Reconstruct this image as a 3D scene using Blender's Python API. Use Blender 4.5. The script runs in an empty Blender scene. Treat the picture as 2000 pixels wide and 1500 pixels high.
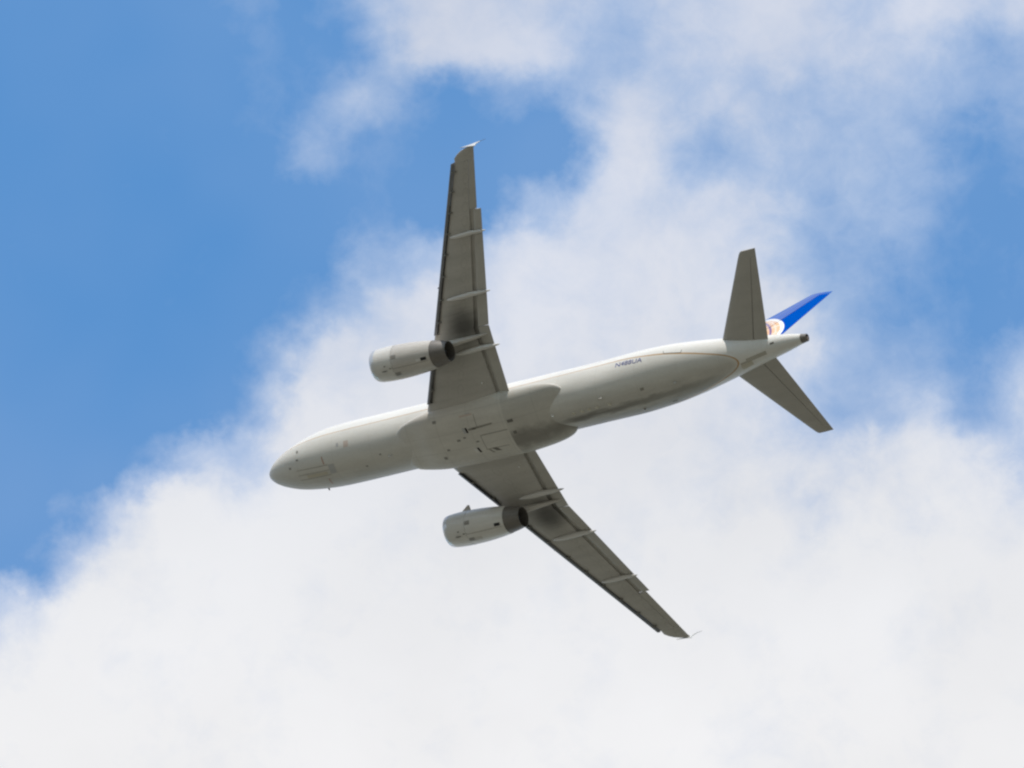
import bpy, bmesh, math, random
from mathutils import Vector, Matrix
import mathutils

R = math.radians
rnd = random.Random(4)
SC = bpy.context.scene
COL = SC.collection

# ------------------------------------------------------------------ pose
# Aircraft axes: X aft from the nose, Y to starboard, Z up (metres).
# Viewing axes of the telephoto lens, written in aircraft axes.
C_RIGHT = Vector((0.84737141, 0.3849559, 0.36574669)).normalized()
C_DOWN = Vector((-0.20211751, 0.87076851, -0.44823065)).normalized()
C_FWD = C_RIGHT.cross(C_DOWN).normalized()
C_DOWN = C_FWD.cross(C_RIGHT)
DIST = 800.0
PX = 31.98486
NOSE_CAM = (-466.3845 / PX, 173.3598 / PX, DIST)
# world up seen from the aircraft: climbing, slight bank
UP = Vector((-math.sin(R(13.5)), -0.10, 1.0)).normalized()
WY = (C_FWD - UP * C_FWD.dot(UP)).normalized()
WX = WY.cross(UP).normalized()
A2W = Matrix((WX, WY, UP))                       # aircraft -> world rotation
w_right, w_down, w_fwd = A2W @ C_RIGHT, A2W @ C_DOWN, A2W @ C_FWD

# ------------------------------------------------------------------ camera
cam_d = bpy.data.cameras.new('camera')
cam = bpy.data.objects.new('camera', cam_d)
COL.objects.link(cam)
cam_d.sensor_width = 36.0
cam_d.lens = PX * DIST * 36.0 / 2000.0
cam_d.clip_start = 1.0
cam_d.clip_end = 60000.0
CAM_LOC = Vector((0, 0, 1.7))
cm = Matrix((w_right, -w_down, -w_fwd)).transposed().to_4x4()
cm.translation = CAM_LOC
cam.matrix_world = cm
SC.camera = cam
NOSE_W = CAM_LOC + w_right * NOSE_CAM[0] + w_down * NOSE_CAM[1] + w_fwd * NOSE_CAM[2]

# ------------------------------------------------------------------ sun + sky
SUN_A = Vector((0.12, -0.84, 0.53)).normalized()   # towards the sun, aircraft axes
SUN_W = (A2W @ SUN_A).normalized()
sun_el = math.asin(SUN_W.z)
sun_az = math.atan2(SUN_W.x, SUN_W.y)
sl = bpy.data.lights.new('sun', 'SUN')
sl.energy = 3.7
sl.angle = R(0.53)
sl.color = (1.0, 0.94, 0.86)
so = bpy.data.objects.new('sun', sl)
COL.objects.link(so)
so.rotation_euler = SUN_W.to_track_quat('Z', 'Y').to_euler()

SC.view_settings.view_transform = 'Standard'
SC.view_settings.look = 'None'
SC.view_settings.exposure = 0.0
SC.view_settings.gamma = 1.0
SC.view_settings.use_curve_mapping = False
SC.cycles.filter_width = 2.3
SC.cycles.max_bounces = 6

world = bpy.data.worlds.new('World')
SC.world = world
world.use_nodes = True


class NT:
    """small helper to write node trees"""
    def __init__(s, tree):
        s.t = tree
        tree.nodes.clear()

    def n(s, kind, ins=None, **kw):
        nd = s.t.nodes.new(kind)
        for k, v in kw.items():
            setattr(nd, k, v)
        for k, v in (ins or {}).items():
            s.put(nd.inputs[k], v)
        return nd

    def put(s, sock, v):
        if isinstance(v, bpy.types.NodeSocket):
            s.t.links.new(v, sock)
        else:
            sock.default_value = v

    def m(s, op, a, b=None, c=None, clamp=False):
        nd = s.t.nodes.new('ShaderNodeMath')
        nd.operation = op
        nd.use_clamp = clamp
        for i, v in enumerate((a, b, c)):
            if v is not None:
                s.put(nd.inputs[i], v)
        return nd.outputs[0]

    def dot(s, a, vec):
        nd = s.n('ShaderNodeVectorMath', {0: a, 1: tuple(vec)}, operation='DOT_PRODUCT')
        return nd.outputs['Value']

    def mapr(s, v, a, b, c=0.0, d=1.0, kind='LINEAR'):
        nd = s.n('ShaderNodeMapRange', {'Value': v, 'From Min': a, 'From Max': b, 'To Min': c, 'To Max': d},
                 interpolation_type=kind)
        return nd.outputs['Result']

    def noise(s, vec, scale, detail=4.0, rough=0.55, dist=0.0, w=None):
        nd = s.n('ShaderNodeTexNoise', {'Vector': vec, 'Scale': scale, 'Detail': detail, 'Roughness': rough,
                                        'Distortion': dist})
        return nd

    def mixc(s, f, a, b, blend='MIX'):
        nd = s.t.nodes.new('ShaderNodeMix')
        nd.data_type = 'RGBA'
        nd.blend_type = blend
        s.put(nd.inputs[0], f)
        s.put(nd.inputs[6], a)
        s.put(nd.inputs[7], b)
        return nd.outputs[2]

    def mixf(s, f, a, b):
        nd = s.t.nodes.new('ShaderNodeMix')
        nd.data_type = 'FLOAT'
        s.put(nd.inputs[0], f)
        s.put(nd.inputs[2], a)
        s.put(nd.inputs[3], b)
        return nd.outputs[0]

    def xyz(s, x, y, z=0.0):
        nd = s.n('ShaderNodeCombineXYZ', {0: x, 1: y, 2: z})
        return nd.outputs[0]


# cloud bank cover, row by row from high to low, about its middle direction
COVER = [
    "0 0 0 0 1 2 1 4 7 8 7 6 6 7 7 8 7 6 7 7 7",
    "0 0 0 0 0 1 1 2 7 8 8 7 5 6 7 8 7 6 6 4 5",
    "0 0 0 0 0 1 2 5 2 1 3 3 7 6 6 5 5 5 5 4 4",
    "0 0 0 0 0 0 4 2 1 0 0 1 8 6 4 5 5 5 4 2 2",
    "0 0 0 0 0 0 0 1 1 0 3 6 8 7 7 6 4 4 3 1 1",
    "0 0 0 0 0 0 0 3 5 6 8 8 8 8 8 6 4 4 2 1 1",
    "0 0 0 0 0 0 2 6 8 8 8 8 8 8 8 8 5 3 2 1 1",
    "0 0 0 0 0 2 7 8 8 8 8 8 8 8 8 8 5 3 3 2 5",
    "0 0 0 0 0 3 8 8 9 9 9 9 9 8 8 7 5 4 6 3 6",
    "0 0 0 2 6 6 9 9 9 9 9 9 9 9 8 8 7 7 8 7 5",
    "0 1 5 8 9 9 9 9 9 9 9 9 9 9 8 8 7 8 8 9 8",
    "0 3 8 9 9 9 9 9 9 9 9 9 9 9 9 9 9 9 9 9 9",
    "6 8 9 9 9 9 9 9 9 9 9 9 9 9 9 9 9 9 9 9 9",
    "8 9 9 9 9 9 9 9 9 9 9 9 9 9 9 9 9 9 9 9 9",
    "9 9 9 9 9 9 9 9 9 9 9 9 9 9 9 9 9 9 9 9 9",
    "9 9 9 9 9 9 9 9 9 9 9 9 9 9 9 9 9 9 9 9 9",
]


def build_sky():
    g = NT(world.node_tree)
    tc = g.n('ShaderNodeTexCoord')
    d = tc.outputs['Generated']
    sky = g.n('ShaderNodeTexSky', sky_type='NISHITA', sun_disc=False, sun_elevation=sun_el, sun_rotation=sun_az,
              air_density=1.0, dust_density=0.6, ozone_density=1.6)
    f = PX * DIST / 1000.0
    zf = g.dot(d, w_fwd)
    zs = g.m('MAXIMUM', zf, 0.02)
    a = g.m('MULTIPLY', g.m('DIVIDE', g.dot(d, w_right), zs), f)
    b = g.m('MULTIPLY', g.m('DIVIDE', g.dot(d, w_down), zs), f)
    ab = g.xyz(a, b, 0.0)
    # billows: the cover is pushed about by turbulence of three sizes
    n1 = g.noise(ab, 3.2, 2.0, 0.5)
    n2 = g.noise(ab, 8.0, 8.0, 0.62)
    s1 = g.n('ShaderNodeSeparateColor', {0: n1.outputs['Color']})
    s2 = g.n('ShaderNodeSeparateColor', {0: n2.outputs['Color']})

    def warp(c, i, off):
        t1 = g.m('MULTIPLY', g.m('SUBTRACT', s1.outputs[i], 0.5), 0.05)
        t2 = g.m('MULTIPLY', g.m('SUBTRACT', s2.outputs[i], 0.5), 0.14)
        return g.m('ADD', g.m('ADD', c, t1), t2)
    aw = warp(a, 0, 0)
    bw = warp(b, 1, 0)
    fac = g.m('MULTIPLY_ADD', aw, 0.5, 0.5)
    acc = None
    row = g.m('MULTIPLY_ADD', bw, 10.0, 7.5)
    for i, line in enumerate(COVER):
        v = [int(q) / 9.0 for q in line.split()]
        cr = g.t.nodes.new('ShaderNodeValToRGB')
        cr.color_ramp.interpolation = 'CARDINAL'
        el = cr.color_ramp.elements
        el[0].position = 0.0
        el[1].position = 1.0
        for k in range(1, 20):
            el.new(k / 20.0)
        for k in range(21):
            el[k].color = (v[k], v[k], v[k], 1)
        g.put(cr.inputs[0], fac)
        if acc is None:
            acc = cr.outputs[0]
        else:
            acc = g.mixf(g.mapr(row, i - 1.0, float(i), kind='SMOOTHSTEP'), acc, cr.outputs[0])
    # elsewhere in the sky: broken cloud of the same kind
    gen = g.noise(d, 5.0, 7.0, 0.55, 0.3)
    other = g.mapr(gen.outputs['Fac'], 0.33, 0.52, 0.0, 1.0, 'SMOOTHSTEP')
    inside = g.m('MULTIPLY', g.mapr(g.m('ABSOLUTE', a), 1.0, 2.2, 1.0, 0.0, 'SMOOTHSTEP'),
                 g.mapr(g.m('ABSOLUTE', b), 0.8, 2.0, 1.0, 0.0, 'SMOOTHSTEP'))
    inside = g.m('MULTIPLY', inside, g.m('GREATER_THAN', zf, 0.1))
    acc = g.mixf(0.5, acc, g.mapr(acc, 0.03, 0.93, 0.0, 1.0, 'SMOOTHSTEP'))
    cov = g.mixf(inside, other, acc)
    # wispy detail, strongest at half cover
    n3 = g.noise(ab, 5.0, 10.0, 0.60, 0.25)
    n4 = g.noise(ab, 18.0, 8.0, 0.65, 0.6)
    det = g.m('ADD', g.m('MULTIPLY', g.m('SUBTRACT', n3.outputs['Fac'], 0.5), 1.15),
              g.m('MULTIPLY', g.m('SUBTRACT', n4.outputs['Fac'], 0.5), 0.42))
    amp = g.m('MULTIPLY', g.m('MULTIPLY', g.m('ADD', cov, 0.07), g.m('SUBTRACT', 1.12, cov)), 2.3)
    amp = g.m('MULTIPLY', amp, inside)
    c = g.m('ADD', cov, g.m('MULTIPLY', det, amp), clamp=True)
    # thick cloud is white, thin cloud bluish; gentle relief inside the white
    n5 = g.noise(ab, 1.6, 5.0, 0.5)
    thick = g.mapr(c, 0.55, 1.0, 0.0, 1.0, 'SMOOTHSTEP')
    k = 6.667
    # the high bank is bluer and greyer, the low bank thick and white
    def tone(r0, r1, r2, r3):
        t = g.mapr(b, -0.65, -0.15, r0, r1)
        t = g.mixf(g.mapr(b, -0.15, 0.30), t, r2)
        return g.m('MULTIPLY', g.mixf(g.mapr(b, 0.30, 0.70), t, r3), k)
    white_c = g.n('ShaderNodeCombineColor', {0: tone(.64, .71, .81, .88), 1: tone(.69, .74, .82, .88), 2: tone(.81, .82, .85, .895)}).outputs[0]
    thin_c = g.n('ShaderNodeCombineColor', {0: tone(.55, .58, .66, .7), 1: tone(.64, .67, .72, .75), 2: tone(.81, .83, .85, .87)}).outputs[0]
    cc = g.mixc(thick, thin_c, white_c)
    low = 1.0
    rel = g.mapr(n5.outputs['Fac'], 0.3, 0.7, 0.945, 1.045)
    rel = g.m('MULTIPLY', rel, g.mixf(inside, 0.9, low))
    cc = g.mixc(1.0, cc, g.n('ShaderNodeCombineColor', {0: rel, 1: rel, 2: rel}).outputs[0], 'MULTIPLY')
    haze_n = g.noise(ab, 1.1, 3.0, 0.5)
    c = g.m('MAXIMUM', c, g.mapr(haze_n.outputs['Fac'], 0.36, 0.66, 0.0, 0.11))
    blue = g.mixc(1.0, sky.outputs[0], (SKY_TINT[0], SKY_TINT[1], SKY_TINT[2], 1), 'MULTIPLY')
    alpha = g.m('POWER', c, 0.95)
    fin = g.mixc(alpha, blue, cc)
    # clouds fade out towards the horizon haze
    bg = g.n('ShaderNodeBackground', {'Color': fin, 'Strength': 0.15})
    out = g.n('ShaderNodeOutputWorld')
    g.t.links.new(bg.outputs[0], out.inputs[0])


SKY_TINT = (1.03, 1.82, 2.16)
build_sky()


# ------------------------------------------------------------------ helpers
def tag(o, **kw):
    for k, v in kw.items():
        o[k] = v
    return o


def finish(name, bm, mat, parent=None, sharp=32, smooth=True):
    bmesh.ops.remove_doubles(bm, verts=bm.verts, dist=1e-5)
    bmesh.ops.recalc_face_normals(bm, faces=bm.faces)
    for f in bm.faces:
        f.smooth = smooth
    for e in bm.edges:
        if len(e.link_faces) == 2:
            try:
                if e.calc_face_angle() > R(sharp):
                    e.smooth = False
            except ValueError:
                pass
    me = bpy.data.meshes.new(name)
    bm.to_mesh(me)
    bm.free()
    for m_ in (mat if isinstance(mat, (list, tuple)) else [mat]):
        me.materials.append(m_)
    o = bpy.data.objects.new(name, me)
    COL.objects.link(o)
    if parent is not None:
        o.parent = parent
    return o


def loft(bm, secs, cap=(True, True), closed=True):
    """secs: lists of points, same count each"""
    rings = [[bm.verts.new(Vector(p)) for p in s] for s in secs]
    n = len(rings[0])
    for a, b in zip(rings[:-1], rings[1:]):
        for i in range(n if closed else n - 1):
            j = (i + 1) % n
            q = [a[i], a[j], b[j], b[i]]
            try:
                bm.faces.new(q)
            except ValueError:
                pass
    if closed:
        if cap[0]:
            bm.faces.new(rings[0])
        if cap[1]:
            bm.faces.new(rings[-1][::-1])
    return rings


def lerp(a, b, t):
    return a + (b - a) * t


def tab(T, x, i):
    """monotone smooth interpolation in a table"""
    if x <= T[0][0]:
        return T[0][i]
    if x >= T[-1][0]:
        return T[-1][i]
    for k in range(len(T) - 1):
        if T[k][0] <= x <= T[k + 1][0]:
            x0, x1 = T[k][0], T[k + 1][0]
            y0, y1 = T[k][i], T[k + 1][i]
            m = (y1 - y0) / (x1 - x0)
            mp = (y0 - T[k - 1][i]) / (x0 - T[k - 1][0]) if k else m
            mn = (T[k + 2][i] - y1) / (T[k + 2][0] - x1) if k + 2 < len(T) else m
            d0 = 0.0 if mp * m <= 0 else 2 * mp * m / (mp + m)
            d1 = 0.0 if mn * m <= 0 else 2 * mn * m / (mn + m)
            if k == 0:
                d0 = m * 1.5
            if k + 2 >= len(T):
                d1 = m
            h = x1 - x0
            t = (x - x0) / h
            return ((2 * t**3 - 3 * t**2 + 1) * y0 + (t**3 - 2 * t**2 + t) * h * d0
                    + (-2 * t**3 + 3 * t**2) * y1 + (t**3 - t**2) * h * d1)


# ------------------------------------------------------------------ materials
def mat_new(name):
    m = bpy.data.materials.new(name)
    m.use_nodes = True
    return m, NT(m.node_tree)


def end(g, col, rough=0.4, metal=0.0, spec=0.5, coat=0.0, bump=None, normal=None):
    p = g.n('ShaderNodeBsdfPrincipled', {'Base Color': col, 'Roughness': rough, 'Metallic': metal,
                                         'Specular IOR Level': spec, 'Coat Weight': coat, 'Coat Roughness': 0.12})
    if bump is not None:
        b = g.n('ShaderNodeBump', {'Height': bump, 'Strength': 0.25, 'Distance': 0.02})
        g.put(p.inputs['Normal'], b.outputs[0])
    o = g.n('ShaderNodeOutputMaterial')
    g.t.links.new(p.outputs[0], o.inputs[0])


def obj_coord(g):
    tc = g.n('ShaderNodeTexCoord')
    return tc.outputs['Object']


def grime(g, vec, amount=0.12, scale=1.0, stretch=(0.35, 1.6, 1.6)):
    """streaks drawn out along the airflow, plus fine speckle: multiplier near 1"""
    mp = g.n('ShaderNodeMapping', {'Vector': vec, 'Scale': tuple(scale * s for s in stretch)})
    a = g.noise(mp.outputs[0], 1.1, 6, 0.6)
    b = g.noise(vec, 7.0 * scale, 4, 0.6)
    t = g.m('ADD', g.m('MULTIPLY', a.outputs['Fac'], 0.7), g.m('MULTIPLY', b.outputs['Fac'], 0.3))
    return g.mapr(t, 0.32, 0.68, 1.0 - amount, 1.0 + amount)


def shade(g, col, mult):
    c = g.n('ShaderNodeCombineColor', {0: mult, 1: mult, 2: mult}).outputs[0]
    return g.mixc(1.0, col, c, 'MULTIPLY')


def simple_mat(name, col, rough=0.4, metal=0.0, amount=0.08, coat=0.0, spec=0.5):
    m, g = mat_new(name)
    v = obj_coord(g)
    end(g, shade(g, (col[0], col[1], col[2], 1), grime(g, v, amount)), rough, metal, spec, coat)
    return m


def lines(g, coord, spacing, width, phase=0.0):
    """thin seam lines at a regular spacing: 1 on the seam"""
    t = g.m('FRACT', g.m('DIVIDE', g.m('ADD', coord, phase + 1000.0 * spacing), spacing))
    d = g.m('ABSOLUTE', g.m('SUBTRACT', t, 0.5))
    return g.mapr(d, 0.5 - width / spacing, 0.5 - 0.3 * width / spacing, 0.0, 1.0)


GREY_PAINT = (0.63, 0.61, 0.565)
WING_PAINT = (0.44, 0.42, 0.385)
WHITE_PAINT = (0.70, 0.685, 0.65)

# cheat line: height of the gold line along the body (x, z)
CHEAT = [(0.0, -0.36), (5.0, -0.38), (10.0, -0.31), (21.0, 0.05), (25.0, 0.14), (28.0, 0.10), (31.0, 0.07), (33.0, 0.11), (36.0, 0.12), (40.0, 0.12)]


def fuselage_paint():
    m, g = mat_new('fuselage_paint')
    v = obj_coord(g)
    s = g.n('ShaderNodeSeparateXYZ', {0: v})
    x, y, z = s.outputs
    fc = g.n('ShaderNodeFloatCurve')
    cv = fc.mapping.curves[0]
    pts = [(a / 40.0, (b + 3.0) / 6.0) for a, b in CHEAT]
    cv.points[0].location = pts[0]
    cv.points[1].location = pts[-1]
    for p in pts[1:-1]:
        cv.points.new(*p)
    fc.mapping.update()
    g.put(fc.inputs['Value'], g.m('DIVIDE', x, 40.0))
    zc = g.m('MULTIPLY_ADD', fc.outputs[0], 6.0, -3.0)
    dz = g.m('SUBTRACT', z, zc)
    gw = g.m('MINIMUM', g.mapr(x, 29.5, 33.0, 0.050, 0.016), g.mapr(x, 20.0, 28.0, 0.028, 0.050))
    gold = g.mapr(g.m('ABSOLUTE', dz), g.m('MULTIPLY', gw, 0.6), gw, 1.0, 0.0)
    grey = g.mapr(dz, -0.03, 0.0, 1.0, 0.0)
    col = g.mixc(grey, WHITE_PAINT + (1,), GREY_PAINT + (1,))
    col = g.mixc(gold, col, (0.46, 0.28, 0.13, 1))
    mult = grime(g, v, 0.09)
    # skin joints around the barrel
    seam = lines(g, x, 2.67, 0.02)
    mult = g.m('MULTIPLY', mult, g.m('SUBTRACT', 1.0, g.m('MULTIPLY', seam, 0.10)))
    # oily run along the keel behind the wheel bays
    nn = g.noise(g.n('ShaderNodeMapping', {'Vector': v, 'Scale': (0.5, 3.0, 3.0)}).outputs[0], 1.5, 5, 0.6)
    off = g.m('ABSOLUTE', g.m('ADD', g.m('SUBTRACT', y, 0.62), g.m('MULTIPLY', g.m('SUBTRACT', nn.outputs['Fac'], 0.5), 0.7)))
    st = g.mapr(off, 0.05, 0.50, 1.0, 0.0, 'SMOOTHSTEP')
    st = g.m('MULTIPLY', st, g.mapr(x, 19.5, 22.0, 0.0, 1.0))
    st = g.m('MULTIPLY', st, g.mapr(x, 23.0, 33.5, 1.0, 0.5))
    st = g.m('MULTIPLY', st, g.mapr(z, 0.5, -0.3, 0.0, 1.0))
    # thin belly dirt mixed with painted-in shade, darkening towards the starboard side
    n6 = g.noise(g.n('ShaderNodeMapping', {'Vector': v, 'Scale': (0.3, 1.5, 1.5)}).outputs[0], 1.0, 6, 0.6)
    dirt_shade = g.m('MULTIPLY', g.mapr(n6.outputs['Fac'], 0.3, 0.7, 0.5, 1.0), g.mapr(y, -0.9, 1.1, 0.0, 0.80))
    dirt_shade = g.m('MULTIPLY', dirt_shade, g.m('MULTIPLY', g.mapr(x, 17.0, 23.0, 0.55, 1.0), g.mapr(dz, 0.0, -0.1, 0.0, 1.0)))
    st = g.m('MAXIMUM', st, dirt_shade)
    col = shade(g, col, mult)
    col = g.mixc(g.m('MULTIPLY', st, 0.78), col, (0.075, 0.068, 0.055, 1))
    end(g, col, 0.42, 0.0, 0.28, 0.0)
    return m


def fairing_paint():
    m, g = mat_new('fairing_paint')
    v = obj_coord(g)
    s = g.n('ShaderNodeSeparateXYZ', {0: v})
    x, y, z = s.outputs
    mult = grime(g, v, 0.10)
    seams = g.m('MAXIMUM', lines(g, x, 2.25, 0.025, 0.4), lines(g, y, 1.1, 0.02, 0.55))
    mult = g.m('MULTIPLY', mult, g.m('SUBTRACT', 1.0, g.m('MULTIPLY', seams, 0.16)))
    col = shade(g, (0.57, 0.545, 0.495, 1), mult)
    # grimy aft part behind the wheel bay, darkest on the keel
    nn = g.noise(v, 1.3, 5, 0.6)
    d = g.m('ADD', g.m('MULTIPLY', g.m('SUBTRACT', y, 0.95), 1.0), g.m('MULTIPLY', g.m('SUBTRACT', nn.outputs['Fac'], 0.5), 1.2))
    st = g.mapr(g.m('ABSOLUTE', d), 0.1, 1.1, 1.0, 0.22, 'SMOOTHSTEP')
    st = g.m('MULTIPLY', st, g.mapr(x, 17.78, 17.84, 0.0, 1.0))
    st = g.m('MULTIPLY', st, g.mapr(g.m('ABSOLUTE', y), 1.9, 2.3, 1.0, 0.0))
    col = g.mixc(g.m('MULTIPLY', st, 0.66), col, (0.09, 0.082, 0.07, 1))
    end(g, col, 0.46, 0.0, 0.3, 0.0)
    return m


def wing_paint():
    m, g = mat_new('wing_paint')
    v = obj_coord(g)
    s = g.n('ShaderNodeSeparateXYZ', {0: v})
    x, y, z = s.outputs
    ay = g.m('ABSOLUTE', y)
    mult = grime(g, v, 0.12, 1.0, (0.25, 1.5, 1.3))
    ribs = lines(g, ay, 0.82, 0.02)
    u = g.m('SUBTRACT', x, g.m('MULTIPLY', ay, 0.40))
    spars = lines(g, u, 1.35, 0.02, 0.2)
    mult = g.m('MULTIPLY', mult, g.m('SUBTRACT', 1.0, g.m('MULTIPLY', g.m('MAXIMUM', ribs, spars), 0.09)))
    # row of oval tank covers along the middle of the box
    ey = g.m('SUBTRACT', g.m('FRACT', g.m('DIVIDE', ay, 0.82)), 0.5)
    cx = g.m('MULTIPLY_ADD', ay, 0.415, 14.15)
    ex = g.m('DIVIDE', g.m('SUBTRACT', x, cx), 0.20)
    er = g.m('SQRT', g.m('ADD', g.m('MULTIPLY', ex, ex), g.m('POWER', g.m('DIVIDE', ey, 0.36), 2.0)))
    oval = g.m('MULTIPLY', g.mapr(er, 0.80, 0.95, 0.0, 1.0), g.mapr(er, 1.0, 1.12, 1.0, 0.0))
    oval = g.m('MULTIPLY', oval, g.m('GREATER_THAN', ay, 2.6))
    mult = g.m('MULTIPLY', mult, g.m('SUBTRACT', 1.0, g.m('MULTIPLY', oval, 0.14)))
    col = shade(g, WING_PAINT + (1,), mult)
    # soot thrown on the skin outboard of the pylon
    nn = g.noise(g.n('ShaderNodeMapping', {'Vector': v, 'Scale': (0.35, 2.6, 1.0)}).outputs[0], 1.3, 7, 0.65)
    wob = g.m('MULTIPLY', g.m('SUBTRACT', nn.outputs['Fac'], 0.5), 1.1)
    dy = g.m('DIVIDE', g.m('SUBTRACT', g.m('ADD', ay, wob), 6.55), 1.45)
    dx = g.m('DIVIDE', g.m('SUBTRACT', x, 17.0), 1.35)
    rr = g.m('SQRT', g.m('ADD', g.m('MULTIPLY', dx, dx), g.m('MULTIPLY', dy, dy)))
    soot = g.mapr(rr, 0.15, 1.25, 0.80, 0.0, 'SMOOTHSTEP')
    col = g.mixc(soot, col, (0.035, 0.033, 0.030, 1))
    end(g, col, 0.42, 0.0, 0.45)
    return m


def fin_paint(name, rough, spec, coat):
    m, g = mat_new(name)
    v = obj_coord(g)
    s = g.n('ShaderNodeSeparateXYZ', {0: v})
    x, y, z = s.outputs
    # globe: white disc with gold meridians, on the low front of the blue fin
    gx, gz, gr = 32.75, 3.25, 2.2
    dx = g.m('DIVIDE', g.m('SUBTRACT', x, gx), gr)
    dz = g.m('DIVIDE', g.m('SUBTRACT', z, gz), gr)
    rr = g.m('SQRT', g.m('ADD', g.m('MULTIPLY', dx, dx), g.m('MULTIPLY', dz, dz)))
    disc = g.mapr(rr, 0.985, 1.0, 1.0, 0.0)
    # rotated sphere coordinates for the graticule
    r2 = g.m('MULTIPLY', rr, rr)
    h = g.m('SQRT', g.m('MAXIMUM', g.m('SUBTRACT', 1.0, r2), 0.0001))
    ca, sa = math.cos(R(28)), math.sin(R(28))
    u = g.m('ADD', g.m('MULTIPLY', dx, ca), g.m('MULTIPLY', dz, sa))
    w = g.m('SUBTRACT', g.m('MULTIPLY', dz, ca), g.m('MULTIPLY', dx, sa))
    lon = g.m('ARCTAN2', u, h)
    lat = g.m('ARCSINE', w)
    ln = g.m('MAXIMUM', lines(g, lon, 0.42, 0.055), lines(g, lat, 0.42, 0.055))
    band = g.mapr(rr, 0.86, 0.9, 1.0, 0.0)
    globe = g.mixc(g.m('MULTIPLY', ln, band), (0.74, 0.47, 0.30, 1), (0.78, 0.64, 0.54, 1))
    globe = g.mixc(band, (0.80, 0.80, 0.80, 1), globe)
    dark = g.m('MULTIPLY', lines(g, lon, 0.84, 0.07, 0.2), band)
    globe = g.mixc(g.m('MULTIPLY', dark, 0.8), globe, (0.08, 0.07, 0.30, 1))
    blue = (0.0005, 0.075, 0.42, 1)
    base = g.mixc(g.mapr(z, 2.45, 2.5, 0.0, 1.0), WHITE_PAINT + (1,), blue)
    col = g.mixc(disc, base, globe)
    col = shade(g, col, grime(g, v, 0.05))
    end(g, col, rough, 0.0, spec, coat)
    return m


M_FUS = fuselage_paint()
M_FAIR = fairing_paint()
M_WING = wing_paint()
M_FIN = fin_paint('fin_paint', 0.10, 0.9, 0.5)
M_RUD = fin_paint('rudder_paint', 0.6, 0.0, 0.0)
M_TAIL = simple_mat('tailplane_paint', (0.41, 0.39, 0.355), 0.42, 0, 0.08)
M_FLAP = simple_mat('flap_paint', (0.43, 0.41, 0.37), 0.42, 0, 0.07)
M_SLAT = simple_mat('slat_metal', (0.20, 0.20, 0.205), 0.38, 0.75, 0.18)
M_CANOE = simple_mat('canoe_paint', (0.62, 0.60, 0.57), 0.36, 0, 0.08, 0.0)
M_COWL = simple_mat('cowl_paint', (0.62, 0.60, 0.56), 0.34, 0, 0.10, 0.0)
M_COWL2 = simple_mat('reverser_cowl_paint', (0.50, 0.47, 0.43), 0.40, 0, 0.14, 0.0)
M_LIP = simple_mat('inlet_lip_metal', (0.62, 0.62, 0.62), 0.28, 0.55, 0.06)
M_NOZ = simple_mat('exhaust_metal', (0.17, 0.155, 0.14), 0.5, 0.35, 0.25)
M_DARK = simple_mat('soot_black', (0.012, 0.012, 0.013), 0.7, 0.0, 0.2)
M_CAVE = simple_mat('cove_primer', (0.06, 0.062, 0.058), 0.6, 0.0, 0.2)
M_MARK = simple_mat('seam_dark', (0.17, 0.16, 0.14), 0.6, 0.0, 0.2)
M_RED = simple_mat('marking_red', (0.40, 0.22, 0.16), 0.5, 0.0, 0.2)
M_BLUE = simple_mat('registration_blue', (0.06, 0.07, 0.24), 0.4, 0.0, 0.1)
M_WHITE = simple_mat('white_gloss_paint', (0.62, 0.61, 0.59), 0.34, 0.0, 0.03, 0.0)
M_GLASS = simple_mat('lens_glass', (0.75, 0.75, 0.72), 0.08, 0.4, 0.02)
M_HOLE = simple_mat('hole_grey', (0.24, 0.23, 0.205), 0.6, 0.0, 0.2)
M_TIT = simple_mat('bare_titanium', (0.40, 0.33, 0.27), 0.25, 0.9, 0.2)


M_SMUT = simple_mat('cowl_smut', (0.24, 0.225, 0.20), 0.5, 0.0, 0.25)


# ------------------------------------------------------------------ the ground
def build_ground():
    m, g = mat_new('ground_cover')
    tc = g.n('ShaderNodeTexCoord')
    v = tc.outputs['Object']
    a = g.noise(v, 0.0015, 8, 0.6)
    b = g.noise(v, 0.03, 6, 0.6)
    c = g.noise(v, 1.5, 5, 0.6)
    col = g.mixc(g.mapr(a.outputs['Fac'], 0.42, 0.58), (0.124, 0.127, 0.084, 1), (0.245, 0.222, 0.184, 1))
    col = g.mixc(g.mapr(b.outputs['Fac'], 0.45, 0.62, 0, 0.7), col, (0.17, 0.166, 0.138, 1))
    col = shade(g, col, g.mapr(c.outputs['Fac'], 0.3, 0.7, 0.75, 1.25))
    end(g, col, 0.9, 0, 0.2)
    bm = bmesh.new()
    rings = [0, 3, 8, 20, 60, 200, 800, 3000, 10000, 30000]
    prev = None
    n = 64
    for r in rings:
        if r == 0:
            cur = [bm.verts.new((0, 0, 0))]
        else:
            cur = [bm.verts.new((r * math.cos(2 * math.pi * i / n), r * math.sin(2 * math.pi * i / n), 0)) for i in range(n)]
        if prev is not None:
            for i in range(n):
                j = (i + 1) % n
                if len(prev) == 1:
                    bm.faces.new((prev[0], cur[i], cur[j]))
                else:
                    bm.faces.new((prev[i], cur[i], cur[j], prev[j]))
        prev = cur
    o = finish('ground', bm, m)
    tag(o, kind='structure')


build_ground()

# ------------------------------------------------------------------ airliner
plane = bpy.data.objects.new('airliner', None)
COL.objects.link(plane)
mw = A2W.to_4x4()
mw.translation = NOSE_W
plane.matrix_world = mw
tag(plane, label='twin-engine jet airliner with grey belly, white tail cone and blue fin, climbing below the clouds',
    category='airliner')


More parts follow.
